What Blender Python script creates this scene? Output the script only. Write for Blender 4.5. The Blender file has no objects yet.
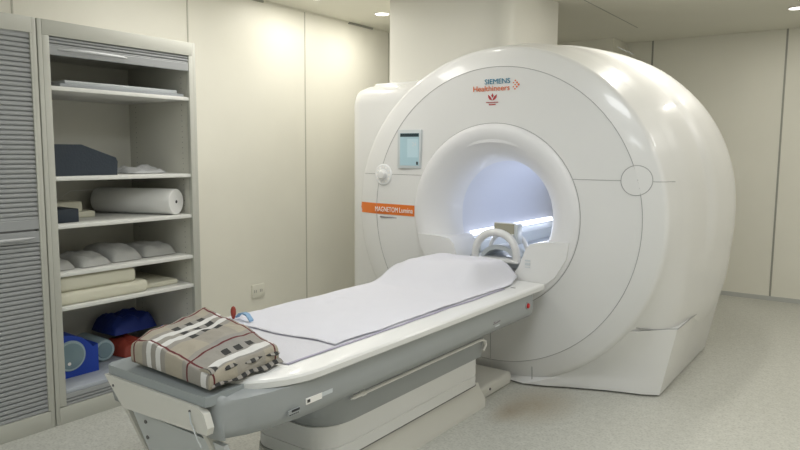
import bpy, bmesh, math, random
from math import sin, cos, pi, radians, sqrt, atan, atan2
from mathutils import Vector, Matrix, noise
random.seed(7)
SC = bpy.context.scene
COL = SC.collection

# ------------------------------------------------------------------ materials
def mat(name, color, rough=0.5, metal=0.0, coat=0.0, bump=0.0, bscale=200.0, var=0.0, vscale=6.0, emit=None, estr=0.0, spec=0.5):
    m = bpy.data.materials.new(name); m.use_nodes = True
    nt = m.node_tree; b = nt.nodes['Principled BSDF']
    b.inputs['Base Color'].default_value = (*color, 1)
    b.inputs['Roughness'].default_value = rough
    b.inputs['Metallic'].default_value = metal
    b.inputs['Coat Weight'].default_value = coat
    b.inputs['Coat Roughness'].default_value = 0.08
    b.inputs['Specular IOR Level'].default_value = spec
    if emit:
        b.inputs['Emission Color'].default_value = (*emit, 1)
        b.inputs['Emission Strength'].default_value = estr
    tc = nt.nodes.new('ShaderNodeTexCoord')
    if bump:
        n = nt.nodes.new('ShaderNodeTexNoise'); n.inputs['Scale'].default_value = bscale
        n.inputs['Detail'].default_value = 4
        nt.links.new(tc.outputs['Object'], n.inputs['Vector'])
        bp = nt.nodes.new('ShaderNodeBump'); bp.inputs['Strength'].default_value = bump
        bp.inputs['Distance'].default_value = 0.01
        nt.links.new(n.outputs['Fac'], bp.inputs['Height'])
        nt.links.new(bp.outputs['Normal'], b.inputs['Normal'])
    if var:
        n = nt.nodes.new('ShaderNodeTexNoise'); n.inputs['Scale'].default_value = vscale
        n.inputs['Detail'].default_value = 5
        nt.links.new(tc.outputs['Object'], n.inputs['Vector'])
        r = nt.nodes.new('ShaderNodeValToRGB')
        r.color_ramp.elements[0].position = .3; r.color_ramp.elements[1].position = .7
        r.color_ramp.elements[0].color = (*[c*(1-var) for c in color], 1)
        r.color_ramp.elements[1].color = (*[min(1, c*(1+var)) for c in color], 1)
        nt.links.new(n.outputs['Fac'], r.inputs['Fac'])
        nt.links.new(r.outputs['Color'], b.inputs['Base Color'])
    return m

M = {}
M['wall'] = mat('wall_panel', (.80, .785, .70), .45, var=.02, vscale=2, bump=.02, bscale=60)
M['duct'] = mat('duct_panel', (.78, .77, .72), .45, var=.01, vscale=2)
M['ceil'] = mat('ceiling_panel', (.78, .765, .67), .6, var=.02, vscale=1.5)
M['seam'] = mat('seam_metal', (.33, .33, .29), .5)
M['seamlt'] = mat('wall_joint', (.50, .49, .42), .5)
M['basebd'] = mat('baseboard', (.50, .51, .49), .45)
M['cab'] = mat('cabinet_laminate', (.52, .52, .465), .45, var=.015, vscale=3)
M['cabin'] = mat('cabinet_inside', (.68, .67, .60), .5, var=.015, vscale=3)
M['shelf'] = mat('shelf_white', (.78, .78, .74), .4)
M['lowshelf'] = mat('shelf_bluegrey', (.46, .49, .54), .4)
M['slat'] = mat('tambour_grey', (.36, .37, .375), .5, spec=.4)
M['metal'] = mat('handle_metal', (.50, .51, .52), .45, metal=.2)
M['mri'] = mat('scanner_plastic', (.79, .79, .785), .38, coat=.4, var=.008, vscale=2)
M['mri2'] = mat('scanner_ring', (.80, .80, .815), .5, coat=.12)
M['bore'] = mat('bore_liner', (.68, .70, .77), .55)
M['dark'] = mat('seam_dark', (.16, .16, .16), .7)
M['groove'] = mat('cover_seam', (.38, .38, .38), .7)
M['grey'] = mat('table_grey', (.36, .38, .385), .45, coat=.1, var=.02, vscale=4)
M['pad'] = mat('pad_grey', (.33, .36, .37), .55, bump=.05, bscale=300)
M['white'] = mat('table_white', (.80, .80, .785), .35, coat=.3)
M['frame'] = mat('frame_white', (.60, .63, .64), .4)
M['panelw'] = mat('bracket_white', (.68, .67, .62), .4)
M['sheet'] = mat('sheet_cotton', (.71, .71, .77), .85, bump=.12, bscale=120)
M['sheet2'] = mat('sheet_lavender', (.66, .655, .70), .85, bump=.12, bscale=120)
M['sedge'] = mat('sheet_hem', (.42, .40, .50), .85)
M['orange'] = mat('stripe_orange', (.80, .20, .03), .4)
M['txtw'] = mat('text_white', (.95, .93, .9), .5)
M['teal'] = mat('logo_teal', (.02, .22, .36), .5)
M['ltor'] = mat('logo_orange', (.78, .17, .04), .5)
M['lotus'] = mat('emblem_red', (.48, .04, .05), .5)
M['txtg'] = mat('text_grey', (.25, .22, .24), .6)
M['black'] = mat('ink_black', (.03, .03, .035), .5)
M['bezel'] = mat('screen_bezel', (.62, .66, .68), .35)
M['screen'] = mat('screen_glow', (.30, .42, .46), .15, emit=(.42, .60, .66), estr=.28)
M['screen2'] = mat('screen_pane', (.36, .48, .52), .15, emit=(.55, .70, .75), estr=.28)
M['screend'] = mat('screen_bar', (.03, .05, .06), .2)
M['chrome'] = mat('ring_chrome', (.86, .87, .88), .3, coat=.5)
M['knob'] = mat('knob_white', (.80, .80, .80), .25, coat=.6)
M['led'] = mat('led_strip', (.9, .9, .95), .4, emit=(.86, .91, 1.0), estr=1.5)
M['lamp'] = mat('lamp_glow', (1, 1, 1), .4, emit=(1.0, .97, .88), estr=5.0)
M['panel'] = mat('fill_panel_glow', (1, 1, 1), .4, emit=(1.0, .98, .94), estr=2.5)
M['red'] = mat('button_red', (.55, .02, .02), .35)
M['redbag'] = mat('bag_red', (.33, .05, .03), .6, bump=.2, bscale=40)
M['blue'] = mat('foam_blue', (.015, .06, .42), .55, bump=.1, bscale=60)
M['navyb'] = mat('bag_blue', (.01, .03, .22), .6, bump=.3, bscale=30)
M['ltblue'] = mat('strap_blue', (.22, .38, .58), .6)
M['glass'] = mat('lens_grey', (.22, .32, .36), .15, coat=.5)
M['glassr'] = mat('lens_rim', (.38, .50, .54), .25, coat=.3)
M['navy'] = mat('cushion_slate', (.018, .028, .042), .6, bump=.15, bscale=80)
M['cream'] = mat('foam_cream', (.72, .70, .57), .7, bump=.12, bscale=60)
M['sand'] = mat('sandbag_grey', (.42, .42, .40), .65, bump=.2, bscale=30)
M['paper'] = mat('paper_white', (.80, .80, .78), .8, bump=.08, bscale=90)
M['plast'] = mat('plastic_bag', (.62, .63, .64), .25, bump=.4, bscale=25)
M['board'] = mat('board_grey', (.34, .36, .38), .5)
M['outlet'] = mat('outlet_ivory', (.76, .75, .66), .35)
M['mirror'] = mat('mirror_glass', (.50, .48, .38), .2, metal=.3)

def floor_mat():
    m = bpy.data.materials.new('speckled_vinyl'); m.use_nodes = True
    nt = m.node_tree; N = nt.nodes; L = nt.links; b = N['Principled BSDF']
    tc = N.new('ShaderNodeTexCoord')
    base = N.new('ShaderNodeTexNoise'); base.inputs['Scale'].default_value = 22; base.inputs['Detail'].default_value = 7
    base.inputs['Roughness'].default_value = .75
    L.new(tc.outputs['Object'], base.inputs['Vector'])
    r = N.new('ShaderNodeValToRGB')
    r.color_ramp.elements[0].position = .32; r.color_ramp.elements[1].position = .68
    r.color_ramp.elements[0].color = (.50, .50, .455, 1); r.color_ramp.elements[1].color = (.62, .62, .57, 1)
    L.new(base.outputs['Fac'], r.inputs['Fac'])
    sp = N.new('ShaderNodeTexNoise'); sp.inputs['Scale'].default_value = 75; sp.inputs['Detail'].default_value = 3
    L.new(tc.outputs['Object'], sp.inputs['Vector'])
    r2 = N.new('ShaderNodeValToRGB')
    r2.color_ramp.elements[0].position = .36; r2.color_ramp.elements[1].position = .52
    r2.color_ramp.elements[0].color = (.82, .82, .82, 1); r2.color_ramp.elements[1].color = (1, 1, 1, 1)
    L.new(sp.outputs['Fac'], r2.inputs['Fac'])
    mx = N.new('ShaderNodeMix'); mx.data_type = 'RGBA'; mx.blend_type = 'MULTIPLY'; mx.inputs['Factor'].default_value = 1
    L.new(r.outputs['Color'], mx.inputs['A']); L.new(r2.outputs['Color'], mx.inputs['B'])
    # rust-brown stain by the end of the pedestal, pale scuffed tracks beside it
    def blob(cx, cy, sx, sy, col, amt, src):
        mp = N.new('ShaderNodeMapping'); mp.inputs['Location'].default_value = (-cx/sx, -cy/sy, 0)
        mp.inputs['Scale'].default_value = (1/sx, 1/sy, 1)
        g = N.new('ShaderNodeTexGradient'); g.gradient_type = 'SPHERICAL'
        L.new(tc.outputs['Object'], mp.inputs['Vector']); L.new(mp.outputs['Vector'], g.inputs['Vector'])
        mu = N.new('ShaderNodeMath'); mu.operation = 'MULTIPLY'
        L.new(g.outputs['Fac'], mu.inputs[0]); L.new(base.outputs['Fac'], mu.inputs[1])
        m2 = N.new('ShaderNodeMath'); m2.operation = 'MULTIPLY'; m2.inputs[1].default_value = amt; m2.use_clamp = True
        L.new(mu.outputs[0], m2.inputs[0])
        q = N.new('ShaderNodeMix'); q.data_type = 'RGBA'
        q.inputs['B'].default_value = (*col, 1)
        L.new(m2.outputs[0], q.inputs['Factor']); L.new(src, q.inputs['A'])
        return q.outputs['Result']
    o = blob(-1.60, 3.62, .26, .40, (.34, .27, .17), 1.3, mx.outputs['Result'])
    o = blob(-1.68, 3.42, .10, .24, (.30, .22, .13), 1.1, o)
    L.new(o, b.inputs['Base Color'])
    b.inputs['Roughness'].default_value = .42
    return m
M['floor'] = floor_mat()

def plaid_mat():
    m = bpy.data.materials.new('plaid_cotton'); m.use_nodes = True
    nt = m.node_tree; N = nt.nodes; L = nt.links; b = N['Principled BSDF']
    uv = N.new('ShaderNodeUVMap'); uv.uv_map = 'cloth'
    sx = N.new('ShaderNodeSeparateXYZ'); L.new(uv.outputs['UV'], sx.inputs[0])
    U, V = sx.outputs['X'], sx.outputs['Y']
    def band(src, centers, hw):
        out = None
        for c in centers:
            d = N.new('ShaderNodeMath'); d.operation = 'COMPARE'
            d.inputs[1].default_value = c; d.inputs[2].default_value = hw
            L.new(src, d.inputs[0])
            if out is None: out = d.outputs[0]
            else:
                a = N.new('ShaderNodeMath'); a.operation = 'MAXIMUM'
                L.new(out, a.inputs[0]); L.new(d.outputs[0], a.inputs[1]); out = a.outputs[0]
        return out
    def mul(a, c):
        q = N.new('ShaderNodeMath'); q.operation = 'MULTIPLY'; L.new(a, q.inputs[0]); L.new(c, q.inputs[1]); return q.outputs[0]
    def mx(a, col, fac, amt=1.0):
        q = N.new('ShaderNodeMix'); q.data_type = 'RGBA'
        if isinstance(a, tuple): q.inputs['A'].default_value = (*a, 1)
        else: L.new(a, q.inputs['A'])
        q.inputs['B'].default_value = (*col, 1)
        s = N.new('ShaderNodeMath'); s.operation = 'MULTIPLY'; s.inputs[1].default_value = amt
        L.new(fac, s.inputs[0]); L.new(s.outputs[0], q.inputs['Factor'])
        return q.outputs['Result']
    beige, white, gr, blk, red = (.41, .37, .30), (.74, .73, .71), (.27, .265, .26), (.03, .03, .03), (.13, .02, .025)
    # u bands run in depth, v bands run across
    uw = band(U, PL['uw'], .032); vw = band(V, PL['vw'], .03)
    ug = band(U, PL['ug'], .16); vg = band(V, PL['vg'], .22)
    ur = band(U, PL['ur'], .009); vr = band(V, PL['vr'], .012)
    c = mx(beige, gr, ug, .6)
    c = mx(c, gr, vg, .4)
    c = mx(c, white, uw, .95)
    c = mx(c, gr, vw, .0)
    ub = band(U, PL['ub'], .032); vb = band(V, PL['vb'], .048)
    c = mx(c, blk, mul(ub, vb), .97)
    c = mx(c, red, ur); c = mx(c, red, vr)
    L.new(c, b.inputs['Base Color'])
    b.inputs['Roughness'].default_value = .9
    n = N.new('ShaderNodeTexNoise'); n.inputs['Scale'].default_value = 500
    tc = N.new('ShaderNodeTexCoord'); L.new(tc.outputs['Object'], n.inputs['Vector'])
    n2 = N.new('ShaderNodeTexNoise'); n2.inputs['Scale'].default_value = 14; L.new(tc.outputs['Object'], n2.inputs['Vector'])
    ad = N.new('ShaderNodeMath'); ad.operation = 'MULTIPLY_ADD'; ad.inputs[1].default_value = .15
    L.new(n.outputs['Fac'], ad.inputs[0]); L.new(n2.outputs['Fac'], ad.inputs[2])
    bp = N.new('ShaderNodeBump'); bp.inputs['Strength'].default_value = .5; bp.inputs['Distance'].default_value = .02
    L.new(ad.outputs[0], bp.inputs['Height']); L.new(bp.outputs['Normal'], b.inputs['Normal'])
    return m
PL = dict(uw=[.235, .365, .945], ug=[.30, .845], ur=[.02, .745],
          vw=[.49, .67], vg=[.58], vr=[.035, .965],
          ub=[.17, .30, .43, .865], vb=[.40, .58, .76]+[1.4+.18*i for i in range(12)])
M['plaid'] = plaid_mat()

# ------------------------------------------------------------------ object helpers
def wloc(o):
    v = Vector((0, 0, 0))
    while o is not None:
        v += o.location; o = o.parent
    return v
def obj(name, bm, m, parent=None, loc=None, smooth=True, ang=35, label=None):
    """bm in world coordinates -> one mesh object"""
    if isinstance(bm, bmesh.types.BMesh):
        bmesh.ops.recalc_face_normals(bm, faces=bm.faces) if bm.faces else None
        me = bpy.data.meshes.new(name); bm.to_mesh(me); bm.free()
    else: me = bm
    org = wloc(parent) if parent is not None else Vector(loc or (0, 0, 0))
    me.transform(Matrix.Translation(-org))
    if not me.materials and m is not None:
        for q in (m if isinstance(m, list) else [m]): me.materials.append(M[q])
    o = bpy.data.objects.new(name, me); COL.objects.link(o)
    if parent is not None: o.parent = parent
    else: o.location = org
    if smooth:
        try: me.shade_smooth(); me.set_sharp_from_angle(angle=radians(ang))
        except Exception: pass
    if label: o['label'] = label
    return o
def thing(name, label, cat, loc, group=None):
    o = bpy.data.objects.new(name, None); COL.objects.link(o); o.location = loc
    o.empty_display_size = .1
    o['label'] = label; o['category'] = cat
    if group: o['group'] = group
    return o
def tag(o, label, cat, group=None):
    o['label'] = label; o['category'] = cat
    if group: o['group'] = group
    return o
def struct(o): o['kind'] = 'structure'; return o
def B(): return bmesh.new()
def box(bm, x0, x1, y0, y1, z0, z1, bev=0.0, seg=2, mi=0):
    vs = [bm.verts.new((x, y, z)) for x in (x0, x1) for y in (y0, y1) for z in (z0, z1)]
    fs = [(0, 1, 3, 2), (4, 6, 7, 5), (0, 4, 5, 1), (2, 3, 7, 6), (0, 2, 6, 4), (1, 5, 7, 3)]
    nf = [bm.faces.new([vs[i] for i in f]) for f in fs]
    for f in nf: f.material_index = mi
    if bev:
        es = list({e for f in nf for e in f.edges})
        r = bmesh.ops.bevel(bm, geom=es, offset=bev, segments=seg, profile=.5, affect='EDGES')
        for f in r['faces']: f.material_index = mi
    return bm
def loft(bm, rings, closed=True, cap0=True, cap1=True):
    R = [[bm.verts.new(p) for p in r] for r in rings]
    n = len(R[0])
    for a, b in zip(R, R[1:]):
        for i in range(n if closed else n-1):
            j = (i+1) % n
            try: bm.faces.new((a[i], a[j], b[j], b[i]))
            except ValueError: pass
    if cap0: bm.faces.new(list(reversed(R[0])))
    if cap1: bm.faces.new(R[-1])
    return bm
def tube(bm, pts, r, n=8, cap=True):
    pts = [Vector(p) for p in pts]; rings = []
    up = None
    for i, p in enumerate(pts):
        a = pts[max(i-1, 0)]; b = pts[min(i+1, len(pts)-1)]
        t = (b-a).normalized()
        if up is None:
            up = t.orthogonal().normalized()
        else:
            up = (up - t*up.dot(t)).normalized()
        s = t.cross(up)
        rr = r[i] if isinstance(r, (list, tuple)) else r
        rings.append([p + (up*cos(2*pi*k/n) + s*sin(2*pi*k/n))*rr for k in range(n)])
    return loft(bm, rings, True, cap, cap)
def cyl(bm, c, axis, r, h, n=32, r2=None):
    c = Vector(c); a = Vector(axis).normalized()
    return tube(bm, [c, c+a*h], [r, r if r2 is None else r2], n)
def prism(bm, poly, f, d0, d1):
    """poly of 2D points; f(u,v,d)->xyz"""
    return loft(bm, [[f(u, v, d0) for u, v in poly], [f(u, v, d1) for u, v in poly]])
def bevel_all(bm, off, seg=2, ang=30):
    es = [e for e in bm.edges if len(e.link_faces) == 2 and e.calc_face_angle(0) > radians(ang)]
    bmesh.ops.bevel(bm, geom=es, offset=off, segments=seg, profile=.5, affect='EDGES')
    return bm
def smoothstep(a, b, x):
    t = max(0, min(1, (x-a)/(b-a))); return t*t*(3-2*t)
def text_mesh(s, size, depth=.0, bold=False, shear=0, spacing=1.0, align='CENTER'):
    cu = bpy.data.curves.new('t', 'FONT'); cu.body = s; cu.size = size; cu.extrude = depth
    cu.align_x = align; cu.align_y = 'CENTER'; cu.space_character = spacing
    cu.offset = 0
    cu.resolution_u = 4
    o = bpy.data.objects.new('t', cu); COL.objects.link(o)
    dg = bpy.context.evaluated_depsgraph_get(); dg.update()
    me = bpy.data.meshes.new_from_object(o.evaluated_get(dg))
    bpy.data.objects.remove(o); bpy.data.curves.remove(cu)
    me.materials.clear()
    return me

# ------------------------------------------------------------------ camera
cam = bpy.data.cameras.new('camera'); co = bpy.data.objects.new('camera', cam); COL.objects.link(co)
F = 665.0; pitch = atan(72/F); yaw = atan(485/sqrt(F*F+72*72)); roll = atan(.007)
fw = Vector((-sin(yaw)*cos(pitch), cos(yaw)*cos(pitch), -sin(pitch)))
rt = Vector((cos(yaw), sin(yaw), 0)); up = rt.cross(fw)
r2 = rt*cos(roll)+up*sin(roll); u2 = -rt*sin(roll)+up*cos(roll)
co.matrix_world = Matrix(((r2.x, u2.x, -fw.x, 0), (r2.y, u2.y, -fw.y, 0), (r2.z, u2.z, -fw.z, 1.5), (0, 0, 0, 1)))
cam.sensor_width = 36; cam.lens = F/800*36; cam.clip_start = .05
SC.camera = co

# ------------------------------------------------------------------ room
XL, XR, YB, YF, HC = -4.30, 2.2, 7.78, -2.2, 2.76
def slab(name, m, *a): return struct(obj(name, box(B(), *a), m, smooth=False))
slab('floor', 'floor', XL-.12, XR+.12, YF-.12, YB+.12, -.1, 0)
slab('ceiling', 'ceil', XL-.12, XR+.12, YF-.12, YB+.12, HC, HC+.1)
slab('wall_left', 'wall', XL-.12, XL, YF, YB, 0, HC)
slab('wall_right', 'wall', XR, XR+.12, YF, YB, 0, HC)
slab('wall_back', 'wall', XL-.12, XR+.12, YB, YB+.12, 0, HC)
slab('wall_front', 'wall', XL-.12, XR+.12, YF-.12, YF, 0, HC)
# panel joints
k = 1
for y in (-.55, .70, 1.95, 3.20, 4.45, 5.70, 6.95):
    slab('trim_%d' % k, 'seamlt', XL, XL+.003, y-.0055, y+.0055, .0, HC); k += 1
for x in (-3.48, -2.18, -.875, .43, 1.73):
    slab('trim_%d' % k, 'seam', x-.009, x+.009, YB-.003, YB, .0, HC); k += 1
# corner strip along ceiling, left wall with dark gaps
slab('trim_%d' % k, 'ceil', XL, XL+.012, YF, YB, HC-.012, HC); k += 1
for y0, y1 in ((3.55, 3.95), (5.05, 5.42)):
    slab('trim_%d' % k, 'seam', XL, XL+.016, y0, y1, HC-.020, HC-.003); k += 1
# ceiling joints
slab('trim_%d' % k, 'seam', -2.094, -2.086, 5.2, 6.9, HC-.002, HC); k += 1
slab('baseboard_back', 'basebd', -3.5, XR, YB-.012, YB, 0, .045)
slab('baseboard_right', 'basebd', XR-.012, XR, YF, YB, 0, .045)
slab('baseboard_left', 'basebd', XL, XL+.012, 2.75, YB, 0, .045)
# the duct box from the ceiling down to the magnet and the beam box beyond
DP = ((-3.38, 4.50, 2.062), (-2.80, 4.50, 2.062), (-2.66, 4.50, 2.155), (-2.54, 4.50, 2.205), (-2.40, 4.50, 2.245), (-2.355, 4.53, 2.262), (-2.315, 4.60, 2.270), (-2.30, 4.68, 2.285),
      (-2.30, 5.0, 2.312), (-2.30, 5.41, 2.315), (-2.80, 5.41, 2.20), (-3.38, 5.41, 2.062))
bm = loft(B(), [list(DP), [(x, y, HC) for x, y, z in DP]])
struct(obj('wall_duct', bm, 'duct', None, smooth=True, ang=40))
slab('wall_bulkhead', 'wall', -3.70, -2.475, 7.33, YB, 2.62, HC)
slab('wall_chimney', 'wall', -3.70, -2.485, 7.34, YB, 0, 2.62)

# ------------------------------------------------------------------ MRI scanner
XC, ZC = -2.07, 1.09
mri = thing('mri_scanner', 'large white closed-bore MRI scanner with round opening and orange stripe', 'scanner', (XC, 4.8, 0))
NT = 144
def widen(R, c): return 1+.055*smoothstep(.93, 1.10, R)*min(1, abs(c)*1.3)
def sup(R, n, th):
    c, s = cos(th), sin(th)
    if c < 0: return (XC + R*widen(R, c)*math.copysign(abs(c)**(2/n), c), ZC + R*math.copysign(abs(s)**(2/n), s))
    return (XC + R*math.copysign(abs(c)**(2/n), c), ZC + R*math.copysign(abs(s)**(2/n), s))
def ring(R, y, n=2.0, bump=0.0):
    out = []
    for i in range(NT):
        th = 2*pi*(i+.5)/NT
        nn = n if sin(th) >= 0 else n+(3.05-n)*smoothstep(4.0, 4.24, y)*(1-smoothstep(5.6, 5.78, y))
        x, z = sup(R, nn, th)
        if bump and z > .86:
            k_ = bump*smoothstep(.86, .93, z)
            x += (x-XC)/R*k_; z += (z-ZC)/R*k_
        out.append((x, y, max(z, .015)))
    return out
# y on the front surface at radius r
PROF = [(.605, 3.872), (.97, 3.893), (1.02, 3.907), (1.075, 3.925), (1.090, 3.933), (1.099, 3.947), (1.104, 3.968), (1.109, 3.995), (1.115, 4.02)]
def yface(x, z):
    r = sqrt((x-XC)**2+(z-ZC)**2)
    if x < XC:
        for _ in range(6):
            w_ = widen(r, (x-XC)/max(r, .01)); r = sqrt(((x-XC)/w_)**2+(z-ZC)**2)
    if r <= .605: return 3.872
    for (a, ya), (b, yb) in zip(PROF, PROF[1:]):
        if r <= b: return ya+(yb-ya)*(r-a)/(b-a)
    return PROF[-1][1]
bm = loft(B(), [ring(.605, 3.90), ring(.605, 3.872), ring(.78, 3.882), ring(.967, 3.893)], True, False, False)
fc = obj('front_cover', bm, 'mri', mri)
rings = [ring(.967, 3.893)] + [ring(r, y) for r, y in PROF[2:]]
rings += [ring(1.126, 4.08, 2.0), ring(1.134, 4.125, 2.01), ring(1.136, 4.14, 2.01), ring(1.148, 4.19, 2.03), ring(1.158, 4.28, 2.05),
          ring(1.166, 4.40, 2.07), ring(1.176, 4.54, 2.09), ring(1.180, 4.60, 2.1), ring(1.182, 4.625, 2.1, .012), ring(1.190, 4.78, 2.11, .013), ring(1.203, 5.0, 2.10, .013),
          ring(1.205, 5.22, 2.10, .013), ring(1.192, 5.40, 2.09, .012), ring(1.165, 5.55, 2.09, .01), ring(1.11, 5.66, 2.08), ring(1.0, 5.74, 2.05), ring(.85, 5.775, 2.0),
          ring(.6, 5.78, 2.0), ring(.40, 5.78, 2.0), ring(.355, 5.74, 2.0)]
obj('gantry_shell', loft(B(), rings, True, False, False), 'mri', mri)
# bore ring (torus-like flare) + liner
rp = [(.6055, 3.88), (.604, 3.864), (.592, 3.852), (.57, 3.843), (.54, 3.842), (.51, 3.850), (.475, 3.872), (.44, 3.903), (.412, 3.935), (.390, 3.972), (.376, 4.01), (.367, 4.06), (.363, 4.12)]
br = obj('bore_ring', loft(B(), [ring(r, y) for r, y in rp], True, False, False), 'mri2', mri)
obj('bore_liner', loft(B(), [ring(.363, 4.12), ring(.360, 4.4), ring(.355, 5.0), ring(.355, 5.60), ring(.357, 5.74)], True, False, False), 'bore', mri)
# brow at the top of the ring
bm = B(); rr = []
for i in range(33):
    t = -1+2*i/32; th = pi/2+t*radians(27); w = .010*(1-t*t)**.7+.0003
    cx = lambda q: (XC+q*cos(th), ZC+q*sin(th))
    y = 3.855
    a, b2, c2 = cx(.507+w), cx(.498), cx(.494-w)
    rr.append([(a[0], y-.001, a[1]), (c2[0], y+.014-w*1.6, c2[1]), (c2[0], y+.05, c2[1]), (a[0], y+.04, a[1])])
obj('brow_lip', loft(bm, rr), 'mri2', br)
# dark panel seams laid on the cover surface
def surf_line(pts, r=.0022):
    bm = B(); tube(bm, [(x, yface(x, z)-.0003, z) for x, z in pts], r, 6); return bm
def arc(R, a0, a1, n=96): return [(XC+R*cos(radians(a0+(a1-a0)*i/n)), ZC+R*sin(radians(a0+(a1-a0)*i/n))) for i in range(n+1)]
obj('seam', surf_line(arc(.967, -90, 270, 160), .0020), 'groove', fc)
obj('seam', surf_line(arc(.607, -90, 270, 128), .0018), 'groove', fc)
def hl(x0, x1, z, n=24): return [(x0+(x1-x0)*i/n, z) for i in range(n+1)]
obj('seam', surf_line(hl(-3.215, -2.625, 1.346), .002), 'groove', fc)
obj('seam', surf_line(hl(-1.52, -1.235, 1.349), .002), 'groove', fc)
obj('seam', surf_line(hl(-1.062, -.965, 1.347), .002), 'groove', fc)
obj('seam', surf_line([(-2.06, .48-.01*i) for i in range(36)], .002), 'groove', fc)
# round cap on the right
bm = B(); cxx, czz, cr = -1.148, 1.352, .086
tube(bm, [(cxx+cr*cos(2*pi*i/48), yface(cxx+cr*cos(2*pi*i/48), czz+cr*sin(2*pi*i/48))-.001, czz+cr*sin(2*pi*i/48)) for i in range(49)], .0026, 6)
cap = B()
vs = [[cap.verts.new((cxx+cr*q/6*cos(2*pi*i/48), yface(cxx+cr*q/6*cos(2*pi*i/48), czz+cr*q/6*sin(2*pi*i/48))-.0022, czz+cr*q/6*sin(2*pi*i/48))) for i in range(48)] for q in range(1, 7)]
ctr = cap.verts.new((cxx, yface(cxx, czz)-.0022, czz))
for i in range(48):
    cap.faces.new((ctr, vs[0][i], vs[0][(i+1) % 48]))
    for q in range(5): cap.faces.new((vs[q][i], vs[q+1][i], vs[q+1][(i+1) % 48], vs[q][(i+1) % 48]))
cp = obj('round_cap', cap, 'mri', mri)
obj('cap_seam', bm, 'groove', cp)
# base skirt / foot cover
def skirt_plan(z):
    t = z/.44; wx = .085*t
    xe = sqrt(max(.0289, 1.108**2-(z-ZC)**2)); y0 = 3.876+.105*smoothstep(0, .12, z)
    x1, y1 = 1.03+wx, 4.190+.02*t
    pts = [(max(0.02, xe-.25), y0+.03)]
    for fx, fy in ((0, 0), (.16, .12), (.30, .30), (.45, .46), (.60, .62), (.73, .73), (.88, .84), (1, 1)):
        pts.append((xe+(x1-xe)*fx, y0+(y1-y0)*fy))
    pts += [(1.03+wx, 5.50), (.99+wx, 5.60), (.85+wx, 5.68)]
    full = [(XC+a, b_, z) for a, b_ in pts]
    full += [(XC-a, b_, z) for a, b_ in reversed(pts)]
    return full
bm = loft(B(), [skirt_plan(z) for z in (.012, .04, .08, .12, .20, .28, .36, .44)])
obj('base_cover', bevel_all(bm, .006, 2, 38), 'mri', mri)
# dark plinth gap under the base
bm = loft(B(), [[(XC+(x-XC)*.985, y+.02, z) for x, y, _ in skirt_plan(0)] for z in (0.0, .02)])
obj('plinth', bm, 'dark', mri)
# seam of the base cover, up and over the facet
pts = []
for x, y, z in ((-1.19, 4.066, .452), (-1.14, 4.083, .447), (-1.06, 4.160, .428), (-.955, 4.22, .441), (-.954, 4.28, .441), (-.953, 4.6, .441), (-.953, 5.1, .441), (-.953, 5.50, .441)):
    pts.append((x, y, z))
obj('base_seam', tube(B(), pts[3:], .004, 6), 'groove', mri)
obj('base_seam', tube(B(), [(-1.19, 3.985, .475), (-1.13, 4.035, .455), (-1.07, 4.10, .443), (-1.01, 4.17, .440), (-.955, 4.22, .441)], .005, 6), 'groove', mri)
# vertical seam in lower front right
obj('seam', tube(B(), [(-1.765, 3.905, .16), (-1.765, 3.913, .02)], .003, 6), 'groove', mri)
# left side electronics housing
obj('side_housing', box(B(), -3.565, -2.75, 4.17, 5.55, .01, 2.035, .15, 7), 'mri', mri)
obj('housing_ledge', box(B(), -3.40, -2.8, 4.30, 5.4, 2.0, 2.058, .03, 3), 'mri', mri)
# top service notch
obj('top_seam', tube(B(), [(-1.42, 4.30, 2.178), (-1.40, 4.32, 2.165), (-1.36, 4.33, 2.145), (-1.33, 4.33, 2.13)], .003, 6), 'groove', mri)
# wings by the dock
def wing(poly, y0, y1, name):
    bm = B(); prism(bm, poly, lambda u, v, d: (u, d, v), y0, y1); bevel_all(bm, .012, 3, 25)
    return obj(name, bm, 'mri', mri)
wr = wing([(-1.905, .70), (-1.845, .785), (-1.80, .90), (-1.77, .935), (-1.68, .955), (-1.515, .965), (-1.53, .86), (-1.60, .74), (-1.70, .66), (-1.905, .62)], 3.835, 4.15, 'dock_wing')
wl = wing([(-2.235, .70), (-2.295, .785), (-2.33, .89), (-2.37, .925), (-2.46, .935), (-2.625, .94), (-2.61, .86), (-2.54, .74), (-2.44, .66), (-2.235, .62)], 3.835, 4.15, 'dock_wing')
bm = B(); box(bm, -1.80, -1.765, 3.831, 3.835, .785, .79); box(bm, -1.80, -1.765, 3.831, 3.835, .80, .815); box(bm, -1.80, -1.765, 3.831, 3.835, .825, .835)
obj('marking', bm, 'bezel', wr)
# in-bore rails and light strips
for s in (-1, 1):
    bm = B()
    def P_(a, y, r=.343): return (XC+s*r*cos(radians(a)), y, ZC+r*sin(radians(a)))
    obj('light_strip', loft(bm, [[P_(-31, y, .351), P_(-24.5, y, .351), P_(-24.5, y, .343), P_(-31, y, .343)] for y in (4.15, 5.60)]), 'led', mri)
    bm = B()
    loft(bm, [[P_(-35, y, .352), P_(-33, y, .335), P_(-40, y, .31), P_(-45, y, .30), P_(-55, y, .352)] for y in (4.12, 5.70)])
    obj('bore_rail', bm, 'bezel', mri)
obj('bore_bed_channel', box(B(), XC-.24, XC+.24, 4.0, 5.7, .735, .80, .01), 'bezel', mri)
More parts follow.
